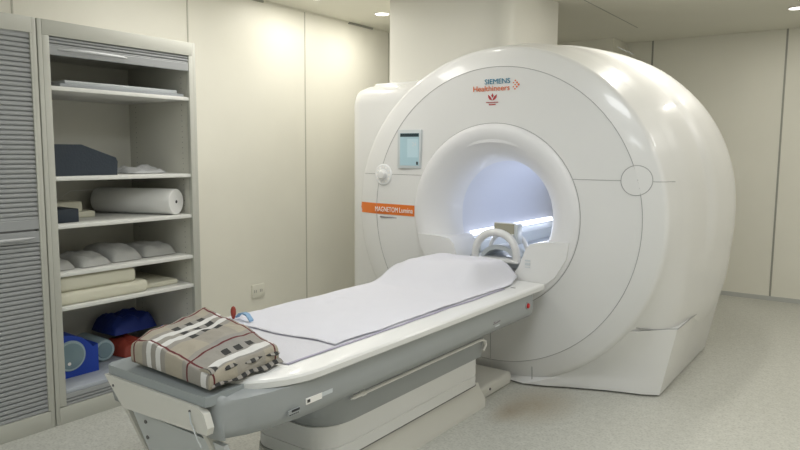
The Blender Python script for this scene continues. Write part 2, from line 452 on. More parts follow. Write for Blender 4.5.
# screen
def plate(name, x0, x1, z0, z1, th, m, parent, off=0.0, bev=.006):
    y = min(yface(x0, z0), yface(x1, z1), yface(x0, z1), yface(x1, z0)) - off
    return obj(name, box(B(), x0, x1, y-th, y+.02, z0, z1, min(bev, th*.45), 2), m, parent)
sc = plate('control_screen', -2.832, -2.628, 1.392, 1.664, .006, 'bezel', mri, 0)
yS = 3.866
yC = min(yface(-2.832, 1.664), yface(-2.628, 1.392))-.006
def flat(name, x0, x1, z0, z1, m, parent, y=yS, th=.002):
    return obj(name, box(B(), x0, x1, y-th, y+.012, z0, z1), m, parent, smooth=False)
flat('display', -2.809, -2.645, 1.412, 1.640, 'screen', sc, yC+.001)
flat('display_bar', -2.807, -2.647, 1.614, 1.638, 'screend', sc, yC)
flat('display_pane', -2.745, -2.652, 1.47, 1.60, 'screen2', sc, yC)
me = text_mesh('24', .04); me.transform(Matrix.Translation((-2.685, yC-.0025, 1.56)) @ Matrix.Rotation(pi/2, 4, 'X'))
obj('display_digits', me, 'bezel', sc, smooth=False)
flat('display_button', -2.667, -2.652, 1.418, 1.44, 'black', sc, yC)
# knob
kx, kz = -2.970, 1.342; ky = yface(kx, kz)
kb = obj('control_dial', tube(B(), [(kx, ky+.02, kz), (kx, ky-.006, kz), (kx, ky-.012, kz)], [.078, .078, .072], 40), 'chrome', mri)
bm = B()
for i in range(12):
    a = 2*pi*i/12
    cyl(bm, (kx+.056*cos(a), ky-.011, kz+.056*sin(a)), (0, -1, 0), .0075, .003, 8)
obj('dial_lights', bm, 'txtw', kb)
obj('dial_knob', tube(B(), [(kx, ky-.01, kz), (kx, ky-.035, kz), (kx, ky-.043, kz), (kx, ky-.045, kz)], [.036, .033, .026, .001], 28), 'knob', kb)
# orange stripe
bm = B(); n = 20; cols = []
for i in range(n+1):
    x = -3.222+(.540)*i/n
    cols.append([(x, yface(x, z)-e, z) for z, e in ((1.051, -.01), (1.051, .002), (1.09, .002), (1.129, .002), (1.129, -.01))])
sp = obj('orange_stripe', loft(bm, cols), 'orange', mri)
def put_text(s, size, x, z, m, parent, y, name, w=None, bold=True, align='CENTER'):
    me = text_mesh(s, size, .0012, bold, align='CENTER')
    xs = [v.co.x for v in me.vertices]; W = max(xs)-min(xs); mid = (max(xs)+min(xs))/2
    zs = [v.co.y for v in me.vertices]; mz = (max(zs)+min(zs))/2
    k_ = (w/W) if w else 1
    if y is None: y = min(yface(x-W*k_/2, z), yface(x, z), yface(x+W*k_/2, z))-.0035
    me.transform(Matrix.Translation((x, y, z)) @ Matrix.Rotation(pi/2, 4, 'X') @ Matrix.Diagonal((k_, 1, 1, 1)) @ Matrix.Translation((-mid, -mz, 0)))
    return obj(name, me, m, parent, smooth=False)
yo = lambda x: yface(x, 1.09)-.005
put_text('MAGNETOM', .052, -2.937, 1.088, 'txtw', sp, None, 'lettering', .206)
put_text('Lumina', .052, -2.755, 1.090, 'txtw', sp, None, 'lettering', .118)
bm = B()
for i in range(16): box(bm, -3.0+i*.0098, -2.994+i*.0098, 3.882, 3.895, 1.026, 1.034)
obj('small_print', bm, 'txtg', mri, smooth=False)
# logos
put_text('SIEMENS', .046, -2.052, 1.963, 'teal', mri, None, 'lettering', .182)
put_text('Healthineers', .050, -2.094, 1.920, 'ltor', mri, None, 'lettering', .264, False)
bm = B()
for dx, dz, r in ((0, 0, .007), (-.012, .013, .006), (-.012, -.013, .006), (-.024, .026, .005), (-.024, -.026, .005), (-.024, .0, .0045), (-.036, .013, .004), (-.036, -.013, .004)):
    cyl(bm, (-1.902+dx, yface(-1.902+dx, 1.935+dz)+.001, 1.935+dz), (0, -1, 0), r, .0035, 10)
obj('logo_dots', bm, 'ltor', mri)
bm = B()
ey = yface(-2.083, 1.84)-.002
side = [(.002, 0), (.018, .004), (.028, .018), (.032, .036), (.018, .027), (.007, .012)]
for poly in (side, [(-q, r_) for q, r_ in reversed(side)], [(0, .017), (.0075, .029), (0, .043), (-.0075, .029)]):
    loft(bm, [[(-2.083+q, ey+d_, 1.843+r_) for q, r_ in poly] for d_ in (.004, -.001)])
obj('emblem', bm, 'lotus', mri, smooth=False)
bm = B()
for i in range(9): box(bm, -2.127+i*.01, -2.120+i*.01, 3.876, 3.888, 1.827, 1.832)
for i in range(5): box(bm, -2.105+i*.01, -2.098+i*.01, 3.876, 3.888, 1.812, 1.820)
obj('emblem_caption', bm, 'lotus', mri, smooth=False)

# ------------------------------------------------------------------ patient table
tb = thing('patient_table', 'long white and grey patient table docked to the scanner', 'table', (XC, 2.6, 0))
HX = .42
def plan(hw, y0, y1, r0, r1, z, n=10):
    """rounded plan; r0 radius at foot, r1 at head"""
    pts = []
    for cx, cy, r, a0 in ((XC+hw-r1, y1-r1, r1, 0), (XC-hw+r1, y1-r1, r1, 90), (XC-hw+r0, y0+r0*1.25, r0, 180), (XC+hw-r0, y0+r0*1.25, r0, 270)):
        for i in range(n+1):
            a = radians(a0+90*i/n)
            ry = r*1.25 if a0 >= 180 else r
            pts.append((cx+r*cos(a), cy+ry*sin(a), z))
    return pts
# white top with rounded rim
bm = loft(B(), [plan(.41, 1.47, 3.81, .26, .02, .661), plan(.42, 1.46, 3.82, .26, .025, .669), plan(.42, 1.46, 3.82, .26, .025, .690), plan(.414, 1.466, 3.815, .255, .022, .698),
                plan(.400, 1.48, 3.80, .25, .02, .702)])
obj('table_top', bm, 'white', tb)
# grey body
def bplan(z, g=0.0, hwf=.30, gy=0.0):
    hw = .405-g; y0 = 1.36+gy; y1 = 3.67; pts = []
    pts += [(XC+hw, y1, z), (XC-hw, y1, z)]
    L_ = [(hw, 1.80), (hw-.004, 1.68), (hw-.018, 1.57), (hw-.045, 1.47), (hw-.08, 1.40), (hwf-.0, y0+.015), (hwf-.03, y0)]
    if z > .665: L_ = [(a-(.07 if b_ > 1.45 else 0), b_) for a, b_ in L_]; pts = [(XC+hw-.07, y1, z), (XC-hw+.07, y1, z)]
    pts += [(XC-a, b_+gy*.6, z) for a, b_ in L_]
    pts += [(XC+a, b_+gy*.6, z) for a, b_ in reversed(L_)]
    return pts
bm = loft(B(), [bplan(.520, .035, .31, .03), bplan(.530, .008, .335, .014), bplan(.56, 0, .335, .01), bplan(.60, .0, .325, .01), bplan(.645, .002, .315, .01), bplan(.662, .004, .31, .01), bplan(.676, .014, .305, .01), bplan(.684, .03, .30, .02)])
obj('table_body', bm, 'grey', tb, ang=62)
# grey foot pad
pad = [(-2.345, 1.345), (-1.768, 1.345), (-1.762, 1.36), (-1.77, 1.52), (-1.82, 1.62), (-2.33, 1.62), (-2.375, 1.52), (-2.365, 1.37)]
bm = loft(B(), [[(x, y, z) for x, y in pad] for z in (.655, .689)]); bevel_all(bm, .007, 2, 50)
obj('foot_pad', bm, 'pad', tb)
# white trapezoid bracket on the foot end
bm = B(); prism(bm, [(-2.36, .652), (-1.80, .652), (-1.765, .635), (-1.745, .590), (-1.752, .565), (-2.22, .548), (-2.25, .556)], lambda u, v, d: (u, d, v), 1.335, 1.362)
bevel_all(bm, .006, 2, 50)
brk = obj('foot_bracket', bm, 'panelw', tb)
obj('latch_rod', tube(B(), [(-1.835, 1.332, .628), (-1.82, 1.325, .60), (-1.785, 1.325, .545), (-1.775, 1.33, .52)], .003, 8), 'frame', brk)
for x, z in ((-1.837, .630), (-2.30, .62)): obj('bolt', cyl(B(), (x, 1.336, z), (0, -1, 0), .005, .004, 10), 'dark', brk)
# lower slanting frame panel and its floor plate
bm = B()
prism(bm, [(-2.30, .50), (-1.76, .50), (-1.76, .30), (-1.80, .26), (-2.30, .26)], lambda u, v, d: (u, d+(.5-v)*.35, v), 1.41, 1.43)
fr = obj('lift_panel', bevel_all(bm, .004, 2, 50), 'frame', tb)
for x, z in ((-2.23, .467), (-2.265, .385), (-1.80, .41)): obj('bolt', cyl(B(), (x, 1.41+(.5-z)*.35, z), (0, -1, 0), .008, .004, 12), 'dark', fr)
for x in (-2.33, -1.83):
    bm = B(); loft(bm, [[(x-.012, y, z), (x+.012, y, z), (x+.012, y+.05, z), (x-.012, y+.05, z)] for y, z in ((1.375, .545), (1.40, .50), (1.50, .26), (1.75, .03))])
    obj('lift_arm', bm, 'panelw', tb)
bm = box(B(), -2.52, -1.78, 1.50, 2.05, 0, .03, .008); box(bm, -2.52, -2.47, 1.50, 2.02, .03, .075, .008); box(bm, -2.42, -2.385, 1.50, 2.02, .03, .065, .008)
obj('floor_plate', bm, 'frame', tb)
# grey upper pedestal
def pplan(hw, y0, y1, r, z): return plan(hw, y0, y1, r, .03, z, 8)
obj('pedestal_sleeve', loft(B(), [pplan(.243, 2.00, 3.36, .14, .325), pplan(.243, 2.0, 3.36, .14, .36), pplan(.25, 1.93, 3.37, .13, .45), pplan(.28, 1.80, 3.45, .12, .536)]), 'grey', tb)
obj('pedestal', loft(B(), [pplan(.240, 1.99, 3.30, .13, .165), pplan(.240, 1.99, 3.30, .13, .222), pplan(.236, 1.994, 3.296, .13, .224), pplan(.236, 1.994, 3.296, .13, .228), pplan(.240, 1.99, 3.30, .13, .230), pplan(.240, 1.99, 3.30, .13, .325)]), 'white', tb)
obj('pedestal_foot', loft(B(), [pplan(.243, 1.95, 3.42, .12, 0.0), pplan(.243, 1.95, 3.42, .12, .05), pplan(.222, 1.97, 3.40, .12, .10), pplan(.222, 1.97, 3.36, .12, .165)]), 'panelw', tb)
obj('pedestal_seam', loft(B(), [pplan(.2415, 1.989, 3.302, .13, .162), pplan(.2415, 1.989, 3.302, .13, .167)]), 'dark', tb)
bm = box(B(), XC-.20, XC+.185, 3.36, 3.86, 0, .085, .02, 3)
ch = obj('floor_channel', bm, 'panelw', tb)
obj('channel_cap', tube(B(), [(-1.885, 3.56, .05), (-1.88, 3.56, .05)], .008, 10), 'dark', ch)
# side rods
for s in (1, -1):
    X = XC+s*.268
    bm = tube(B(), [(X, 2.13, .440), (X, 2.15, .440), (X, 2.151, .440), (X, 2.20, .440)], [.005, .006, .009, .009], 10)
    tube(bm, [(X, 2.20, .440), (X, 2.205, .440), (X, 2.23, .440), (X, 2.235, .440)], [.009, .012, .012, .009], 10)
    tube(bm, [(X, 2.235, .440), (X, 3.25, .440), (X, 3.30, .436), (X, 3.335, .42), (X, 3.34, .395), (X, 3.31, .37)], .008, 10)
    obj('side_rod', bm, 'txtw', tb)
# emergency button, labels
XS = XC+.405
eb = obj('emergency_button', tube(B(), [(XS-.002, 3.59, .602), (XS+.012, 3.59, .602), (XS+.016, 3.59, .602)], [.016, .015, .009], 20), 'red', tb)
obj('button_collar', tube(B(), [(XS-.002, 3.59, .602), (XS+.005, 3.59, .602)], [.023, .021], 24), 'pad', eb)
lb = obj('sticker', box(B(), XS-.003, XS+.0012, 1.715, 1.80, .574, .597), 'txtw', tb, smooth=False)
obj('sticker_print', box(B(), XS+.001, XS+.0018, 1.72, 1.735, .580, .592), 'black', lb, smooth=False)
obj('sticker', box(B(), XS-.003, XS+.0010, 1.80, 1.86, .580, .596), 'bezel', tb, smooth=False)
lb = obj('sticker', box(B(), XS-.004, XS+.0010, 1.625, 1.683, .556, .578), 'grey', tb, smooth=False)
bm = B(); box(bm, XS+.0005, XS+.0017, 1.64, 1.68, .569, .577)
for i in range(5): box(bm, XS+.0005, XS+.0017, 1.628+i*.010, 1.635+i*.010, .559, .563)
obj('sticker_print', bm, 'black', lb, smooth=False)
bm = B()
for i in range(6): box(bm, XS-.001, XS+.0013, 3.17+i*.014, 3.179+i*.014, .572+.001*i, .579+.001*i)
box(bm, XS-.001, XS+.0013, 3.175, 3.19, .582, .588)
obj('side_print', bm, 'txtg', tb, smooth=False)
bm = box(B(), XS-.003, XS+.001, 3.19, 3.24, .555, .562)
obj('sticker', bm, 'bezel', tb, smooth=False)
obj('slot_mark', box(B(), -1.765, -1.735, 3.565, 3.58, .700, .7028), 'dark', tb, smooth=False)
obj('slot_mark', box(B(), -1.85, -1.81, 3.545, 3.575, .700, .7035), 'dark', tb, smooth=False)

# ------------------------------------------------------------------ bed linen
def lump(x, y):
    h = .125*smoothstep(3.12, 3.42, y)*(1-.25*smoothstep(3.72, 3.80, y))
    h *= smoothstep(-1.80, -1.93, x) if True else 1
    h *= smoothstep(-2.50, -2.36, x)*.35+.65
    h += .028*math.exp(-((x+2.0)**2/.012+(y-3.42)**2/.02))
    return h
def cloth(name, x0, x1, y0, y1, base, nx, ny, m, lumpy=True, edge=None, hem=None, amp=.004, seed=0):
    bm = B(); g = []
    for j in range(ny+1):
        row = []
        for i in range(nx+1):
            u, v = i/nx, j/ny
            x = x0+(x1-x0)*u; y = y0+(y1-y0)*v
            if edge: x, y = edge(x, y, u, v)
            w = noise.noise(Vector((x*5+seed, y*3.0, seed)))*amp + noise.noise(Vector((x*14, y*9, seed+5)))*amp*.4
            z = base+(lump(x, y) if lumpy else 0)+abs(w)
            row.append(bm.verts.new((x, y, z)))
        g.append(row)
    for j in range(ny):
        for i in range(nx):
            f = bm.faces.new((g[j][i], g[j][i+1], g[j+1][i+1], g[j+1][i]))
            if hem and hem(i/nx, j/ny): f.material_index = 1
    return bm
def solid(o, t):
    md = o.modifiers.new('thickness', 'SOLIDIFY'); md.thickness = t; md.offset = 1
    return o
def e2(x, y, u, v):
    if u > .97: x += .012*noise.noise(Vector((y*4, 0, 3)))
    if v < .03: y += .03*noise.noise(Vector((x*5, 2, 3)))
    return x, y
o = obj('under_sheet', cloth('s', -2.475, -1.765, 1.72, 3.50, .7035, 50, 110, 0, False, e2, lambda u, v: u > .975, .003, 4), ['sheet2', 'sedge'], None, (XC, 2.6, .7035))
tag(solid(o, .002), 'pale lavender under sheet with dark hem showing along the table edge', 'sheet')
def e1(x, y, u, v):
    if v < .02: y += -.06*(1-u)+.02*noise.noise(Vector((x*6, 7, 1)))
    if u > .98: x += .010*noise.noise(Vector((y*5, 1, 9)))
    if v > .9 and u > .8: x -= .05*(v-.9)/.1
    return x, y
o = obj('bed_sheet', cloth('s', -2.485, -1.785, 2.02, 3.80, .7095, 60, 140, 0, True, e1, lambda u, v: v < .006 or (u > .985 and v < .55), .007, 2), ['sheet', 'sheet2'], None, (XC, 3.0, .7095))
tag(solid(o, .003), 'white bed sheet spread over the table and the pillow lump near the bore', 'sheet')

# ------------------------------------------------------------------ plaid blanket
bz = .7055
QUAD = ((-2.245, 1.378), (-1.762, 1.362), (-1.80, 1.71), (-2.43, 1.86))
def quad(u, v):
    (ax, ay), (bx, by), (cx, cy), (dx, dy) = QUAD
    x = (ax*(1-u)+bx*u)*(1-v)+(dx*(1-u)+cx*u)*v
    y = (ay*(1-u)+by*u)*(1-v)+(dy*(1-u)+cy*u)*v
    return x, y
def fold(t):
    a = abs(t); k0 = .80
    if a < k0: return t/k0*.95, 1.0
    q = (a-k0)/(1-k0)*pi*.82
    return math.copysign(.95+.05*sin(q), t), (1+cos(q))/2
def blanket_body():
    bm = B(); uvl = bm.loops.layers.uv.new('cloth'); n = 60
    rows = []; uvs = []
    for j in range(n+1):
        row = []; ur = []
        for i in range(n+1):
            u = -1+2*i/n; v = -1+2*j/n
            px, hx_ = fold(u); py, hy_ = fold(v)
            hgt = min(hx_, hy_)
            fu, fv = .5+.5*px, .5+.5*py
            x, y = quad(fu, fv)
            top = .100 - .030*smoothstep(.55, 1.0, fu) + .008*sin(fu*6)*cos(fv*5) - .016*smoothstep(.25, 0, fv)
            top += .008*noise.noise(Vector((x*9, y*9, 2))) + .004*noise.noise(Vector((x*30, y*22, 6)))
            z = bz + top*hgt
            x += .006*noise.noise(Vector((y*8, z*20, 4)))
            row.append(bm.verts.new((x, y, z)))
            ur.append((.5+.5*u/.80, .5+.5*v/.80*1.0))
        rows.append(row); uvs.append(ur)
    for j in range(n):
        for i in range(n):
            f = bm.faces.new((rows[j][i], rows[j][i+1], rows[j+1][i+1], rows[j+1][i]))
            for l, (a, b_) in zip(f.loops, ((j, i), (j, i+1), (j+1, i+1), (j+1, i))): l[uvl].uv = uvs[a][b_]
    edge = [rows[0][i] for i in range(n+1)] + [rows[j][n] for j in range(1, n+1)] + [rows[n][i] for i in range(n-1, -1, -1)] + [rows[j][0] for j in range(n-1, 0, -1)]
    bm.faces.new(list(reversed(edge)))
    return bm
bl = thing('folded_blanket', 'folded beige plaid blanket with dark red lines on the foot of the table', 'blanket', (-2.06, 1.6, bz))
obj('blanket_fold', blanket_body(), 'plaid', bl)
# loose layer edges showing on the right side
for q, (z0, ex, ph, uu) in enumerate(((.004, .035, 0, .17), (.028, .010, 1.4, .30), (.050, .022, 2.9, .43))):
    bm = B(); uvl = bm.loops.layers.uv.new('cloth'); n = 40; rows = []
    for j in range(n+1):
        v = j/n
        zz = bz+z0*(1-.25*v)+.003*sin(v*15+ph)+.012
        prof = []
        for i in range(9):
            a = i/8; prof.append((a, zz+.007*sin(a*pi*.9)-(.006 if a == 1 else 0)))
        for i in range(8, -1, -1):
            a = i/8; prof.append((a-.02, zz-.009+.004*sin(a*pi*.9)))
        row = []
        for a, z in prof:
            x, y = quad(.86+a*(.10+.0*q), .02+.96*v)
            row.append((x+a*(ex*(.6+.8*v)+.005*sin(v*19+ph)), y, z))
        rows.append([bm.verts.new(p) for p in row])
    for jj, (a_, b_) in enumerate(zip(rows, rows[1:])):
        m_ = len(a_)
        for i in range(m_):
            f = bm.faces.new((a_[i], a_[(i+1) % m_], b_[(i+1) % m_], b_[i]))
            for l, r_ in zip(f.loops, (jj, jj, jj+1, jj+1)): l[uvl].uv = (uu, 1.3+.06*q+1.5*r_/n)
    bm.faces.new(rows[0]); bm.faces.new(list(reversed(rows[-1])))
    obj('blanket_layer', bm, 'plaid', bl)
# small items peeking out behind the blanket
o = obj('squeeze_bulb', tube(B(), [(-2.44, 2.03, .716+z) for z in (0, .006, .018, .030, .045, .056, .060)], [.004, .008, .011, .013, .012, .008, .002], 16), 'redbag', None, (-2.44, 2.03, .712))
tag(o, 'small dark red bulb standing on the sheet behind the plaid blanket', 'squeeze bulb')
bm = B(); loft(bm, [[(x, y-.012, z), (x, y+.012, z), (x, y+.012, z+.008), (x, y-.012, z+.008)] for x, y, z in ((-2.43, 2.045, .720), (-2.41, 2.045, .738), (-2.38, 2.045, .745), (-2.35, 2.04, .742), (-2.32, 2.035, .720))])
o = obj('positioning_strap', bevel_all(bm, .003, 2, 50), 'ltblue', None, (-2.38, 2.04, .720))
tag(o, 'light blue strap lying on the sheet behind the plaid blanket', 'strap')

# ------------------------------------------------------------------ head coil with mirror
hc = thing('head_coil', 'white arched open head coil standing at the mouth of the bore', 'head coil', (-2.06, 3.97, .80))
def arch(y, sc_, z0=.795, cx=-2.06, r=.019, n=22, tilt=0):
    pts = []
    for i in range(n+1):
        a = pi*i/n
        pts.append((cx-.155*sc_*cos(a), y+tilt*sin(a), z0+.185*sc_*sin(a)**.75))
    return tube(B(), pts, r, 12)
obj('front_hoop', arch(3.93, 1.0, r=.026), 'mri', hc)
obj('rear_hoop', arch(4.12, .92, r=.016), 'mri', hc)
bm = B(); rows = []
for y in (3.97, 4.00, 4.20, 4.24):
    rows.append([(-2.06-.135*cos(pi*i/20), y, .792+.10*sin(pi*i/20)*(1 if y < 4.2 else .9)) for i in range(21)]+[(-2.06+.11*cos(pi*i/20), y, .786+.075*sin(pi*i/20)) for i in range(21)])
obj('coil_shell', loft(bm, rows), 'bezel', hc)
obj('coil_base', box(B(), -2.235, -1.885, 3.90, 4.24, .785, .805, .008), 'mri', hc)
for x in (-2.16, -1.97): obj('crossbar', tube(B(), [(x, 3.93, .945), (x, 4.03, .965), (x, 4.12, .935)], .012, 8), 'mri', hc)
mr = obj('mirror_frame', box(B(), -2.115, -1.955, 4.00, 4.018, .955, 1.04, .006), 'mri', hc)
mrg = obj('mirror', box(B(), -2.107, -1.963, 3.994, 4.0, .963, 1.034), 'mirror', mr, smooth=False)
obj('mirror_knob', box(B(), -1.953, -1.925, 3.975, 4.05, .90, 1.035, .008), 'bezel', hc)

# ------------------------------------------------------------------ cabinets
XF, XBK, CH = -3.566, -4.265, 2.176
def slats(name, y0, y1, z0, z1, parent, pitch=.0245, x=XF-.012, rail=None, th=.006):
    """ribbed roller shutter; one mesh"""
    bm = B(); prof = []
    z = z0
    while z < z1-1e-4:
        ze = min(z+pitch, z1)
        prof += [(x-.006, z), (x+th*.8, z+.001), (x+th, z+.008), (x+th*.7, ze-.006), (x-.006, ze-.005)]
        z = ze
    prof += [(x, z1), (x-.012, z1), (x-.012, z0)]
    loft(bm, [[(a, y0, b_) for a, b_ in prof], [(a, y1, b_) for a, b_ in prof]])
    return obj(name, bm, 'slat', parent, smooth=False)
def bow_handle(y0, y1, z, parent):
    pts = []; rs = []
    for i in range(17):
        t = i/16; pts.append((XF+.012+.026*sin(pi*t)**.6, y0+(y1-y0)*t, z)); rs.append(.004+.006*sin(pi*t)**.5)
    return obj('handle', tube(B(), pts, rs, 10), 'metal', parent)
def carcass(root, Y0, Y1, ri=.050):
    obj('side_panel', box(B(), XBK, XF, Y0, Y0+.022, 0, CH, .0015), 'cab', root)
    obj('side_panel', box(B(), XBK, XF, Y1-.022, Y1, 0, CH, .0015), 'cab', root)
    obj('front_stile', box(B(), XF-.03, XF+.001, Y0+.022, Y0+.058, .10, CH-.08, .001), 'cab', root)
    obj('front_stile', box(B(), XF-.03, XF+.001, Y1-ri, Y1-.022, .10, CH-.08, .001), 'cab', root)
    obj('back_panel', box(B(), XBK, XBK+.018, Y0+.022, Y1-.022, .01, CH-.02), 'cabin', root, smooth=False)
    obj('top_panel', box(B(), XBK, XF+.002, Y0+.022, Y1-.022, CH-.08, CH, .002), 'cab', root)
    obj('plinth_panel', box(B(), XF-.05, XF+.001, Y0+.022, Y1-.022, 0, .094, .0015), 'cab', root)
cl = thing('tambour_cabinet', 'tall grey cabinet at the left edge with both ribbed shutters closed', 'cabinet', ((XF+XBK)/2, 1.21, 0))
carcass(cl, .70, 1.728, .032)
obj('mid_rail', box(B(), XF-.06, XF-.012, .76, 1.68, 1.07, 1.10), 'dark', cl, smooth=False)
d = slats('shutter', .756, 1.697, 1.088+.05, 2.094, cl)
obj('bottom_rail', box(B(), XF-.02, XF-.003, .756, 1.697, 1.090, 1.140, .003), 'slat', d, smooth=False)
d = slats('shutter', .756, 1.697, .096, 1.020, cl)
rl = obj('top_rail', box(B(), XF-.02, XF-.003, .756, 1.697, 1.020, 1.080, .003), 'slat', d, smooth=False)
bow_handle(1.05, 1.66, 1.048, d)
cr_ = thing('open_cabinet', 'tall grey cabinet with raised shutter and loaded open shelves', 'cabinet', ((XF+XBK)/2, 2.22, 0))
carcass(cr_, 1.735, 2.705)
obj('side_lining', box(B(), XBK+.018, XF-.03, 2.662, 2.683, .10, CH-.08), 'cabin', cr_, smooth=False)
obj('side_lining', box(B(), XBK+.018, XF-.03, 1.757, 1.765, .10, CH-.08), 'cabin', cr_, smooth=False)
bm = B()
for xx in (-3.66, -4.17):
    for i in range(50):
        cyl(bm, (xx, 2.6625, .3+i*.034), (0, -1, 0), .003, .001, 6)
o = obj('pin_holes', bm, 'dark', cr_); o['kind'] = 'stuff'
d = slats('shutter', 1.793, 2.655, 2.045, 2.096, cr_, .017)
obj('bottom_rail', box(B(), XF-.02, XF-.003, 1.793, 2.655, 2.000, 2.047, .003), 'slat', d, smooth=False)
bow_handle(1.83, 2.225, 2.028, d)
obj('roller_box', box(B(), XBK+.02, XF-.03, 1.77, 2.66, 2.05, 2.09), 'cabin', cr_, smooth=False)
for z in (1.84, 1.36, 1.10, .837, .648, .182):
    obj('shelf', box(B(), XBK+.018, XF-.010, 1.765, 2.662, z-.022, z, .002), 'shelf' if z > .3 else 'lowshelf', cr_)
d = slats('lower_shutter', 1.793, 2.655, .096, .158, cr_, .02)
d = obj('shutter_rail', box(B(), XF-.02, XF-.004, 1.793, 2.655, .135, .160, .002), 'slat', cr_, smooth=False)
bm = B()
for i in range(4): box(bm, XF-.045, XF-.044, 2.575+i*.02, 2.585+i*.02, .0, .001)

# --- shelf contents
ZT = 1.8405
for i, (y0, y1, x0, x1, c) in enumerate(((1.86, 2.64, -4.12, -3.605, 'board'), (1.90, 2.61, -4.10, -3.63, 'frame'))):
    o = obj('flat_board', box(B(), x0, x1, y0, y1, ZT+i*.021, ZT+.020+i*.021, .004), c, None, ((x0+x1)/2, (y0+y1)/2, ZT+i*.021))
    tag(o, ['lower grey flat board lying on the top shelf of the open cabinet', 'paler upper board stacked on the grey board on the top shelf'][i], 'board')
# dark wedge cushion
bm = B()
prism(bm, [(1.835, 1.3605), (2.20, 1.3605), (2.205, 1.44), (2.195, 1.462), (1.99, 1.535), (1.835, 1.535)], lambda u, v, d: (d, u, v), -4.10, -3.655)
bevel_all(bm, .010, 3, 20)
tag(obj('wedge_cushion', bm, 'navy', None, (-3.88, 2.02, 1.3605)), 'large dark slate wedge cushion on the second shelf', 'cushion')
def bag(name, cx, cy, z, hx, hy, h, m, label, cat, rot=0, wr=.3, group=None, seed=0, sq=.55):
    """soft flat pillow-like bag with pinched seams, crumpled by noise"""
    bm = B(); n = 26; top = []; bot = []
    c, s = cos(rot), sin(rot)
    for j in range(n+1):
        a = []; b_ = []
        for i in range(n+1):
            u, v = -1+2*i/n, -1+2*j/n
            k_ = max(0, (1-u**4)*(1-v**4))**sq
            w = noise.noise(Vector((u*2.2+seed, v*2.2, seed*3)))*wr+noise.noise(Vector((u*6+seed, v*6, seed)))*wr*.35
            zz = z+.004+h*k_*(1+w)
            rx = hx*u*(1-.05*v*v); ry = hy*v*(1-.05*u*u)
            x = cx+rx*c-ry*s; y = cy+rx*s+ry*c
            a.append(bm.verts.new((x, y, zz)))
            b_.append(a[-1] if i in (0, n) or j in (0, n) else bm.verts.new((x, y, z+.001)))
        top.append(a); bot.append(b_)
    for j in range(n):
        for i in range(n):
            bm.faces.new((top[j][i], top[j][i+1], top[j+1][i+1], top[j+1][i]))
            q = [bot[j][i], bot[j+1][i], bot[j+1][i+1], bot[j][i+1]]
            try: bm.faces.new(q)
            except ValueError: pass
    o = obj(name, bm, m, None, (cx, cy, z), ang=60)
    return tag(o, label, cat, group)
bag('plastic_bag', -3.90, 2.48, 1.3605, .155, .13, .032, 'plast', 'crumpled translucent plastic bag beside the dark wedge cushion', 'bag', .1, .8, seed=2)
bag('plastic_pouch', -3.98, 2.285, 1.3605, .12, .055, .022, 'board', 'thin grey pouch between the dark wedge cushion and plastic bag', 'pouch', .1, .5, seed=5)
# paper roll
pr = thing('paper_roll', 'big white paper roll lying on the third shelf', 'paper roll', (-3.86, 2.55, 1.1005))
Rr = .082; A = Vector((-3.615, 2.570, 1.1015+Rr)); Bv = Vector((-4.15, 2.36, 1.1015+Rr))
dv = (Bv-A)
pts = [A+dv*t for t in (0, .006, .012, .5, .988, 1)]
bm = tube(B(), pts, [Rr-.004, Rr-.001, Rr, Rr, Rr, Rr-.004], 40)
obj('roll', bm, 'paper', pr)
dn = dv.normalized()
obj('core', tube(B(), [A-dn*.0015, A+dn*.02], .010, 18), 'black', pr)
obj('roll', loft(B(), [[(x, y, z), (x, y, z+.003)] for x, y, z in ((-4.13, 2.13, 1.105), (-4.16, 2.115, 1.16), (-4.17, 2.13, 1.21), (-4.16, 2.18, 1.245), (-4.12, 2.28, 1.25), (-4.05, 2.38, 1.249))], False, False, False), 'paper', pr).name = 'loose_end'
# dark block + cream pads on the third shelf
tag(obj('foam_block', box(B(), -3.86, -3.66, 1.775, 1.962, 1.1005, 1.177, .006), 'navy', None, (-3.76, 1.87, 1.1005)), 'small dark slate block at the left of the third shelf', 'block')
tag(obj('foam_pad', box(B(), -4.10, -3.885, 1.80, 2.185, 1.1005, 1.137, .007, 3), 'cream', None, (-3.99, 1.99, 1.1005)), 'lower cream pad behind the small dark block', 'pad')
tag(obj('foam_pad', box(B(), -4.10, -3.90, 1.80, 2.115, 1.1375, 1.198, .010, 3), 'cream', None, (-4.0, 1.95, 1.1375)), 'upper cream pad stacked behind the small dark block', 'pad')
# sandbags
g = 'grey sandbags on the fourth shelf'
bag('sandbag', -3.79, 1.850, .8375, .15, .075, .052, 'sand', 'leftmost grey sandbag, cut off by the cabinet stile', 'sandbag', .0, .18, g, 1)
bag('sandbag', -3.80, 2.035, .8375, .17, .098, .064, 'sand', 'second grey sandbag from the left on the fourth shelf', 'sandbag', .05, .18, g, 2)
bag('sandbag', -3.86, 2.250, .8375, .20, .105, .085, 'sand', 'plumpest grey sandbag, third from the left on the fourth shelf', 'sandbag', .05, .15, g, 3)
bag('sandbag', -3.86, 2.500, .8375, .17, .125, .070, 'sand', 'rightmost grey sandbag, nearest the cabinet side', 'sandbag', .05, .2, g, 4)
# folded foam mats
def matf(x0, x1, y0, y1, z0, z1, label, loc):
    bm = box(B(), x0, x1, y0, y1, z0, z1, (z1-z0)*.33, 4)
    tag(obj('foam_mat', bm, 'cream', None, loc), label, 'mat')
matf(-4.20, -3.595, 1.785, 2.345, .6485, .722, 'thick lower cream foam mat on the fifth shelf', (-3.9, 2.06, .6485))
matf(-4.20, -3.600, 1.785, 2.27, .7225, .806, 'thick upper cream foam mat on the fifth shelf', (-3.9, 2.03, .7225))
matf(-4.15, -3.66, 2.352, 2.60, .6485, .680, 'thin cream foam mat at the right of the fifth shelf', (-3.9, 2.47, .6485))
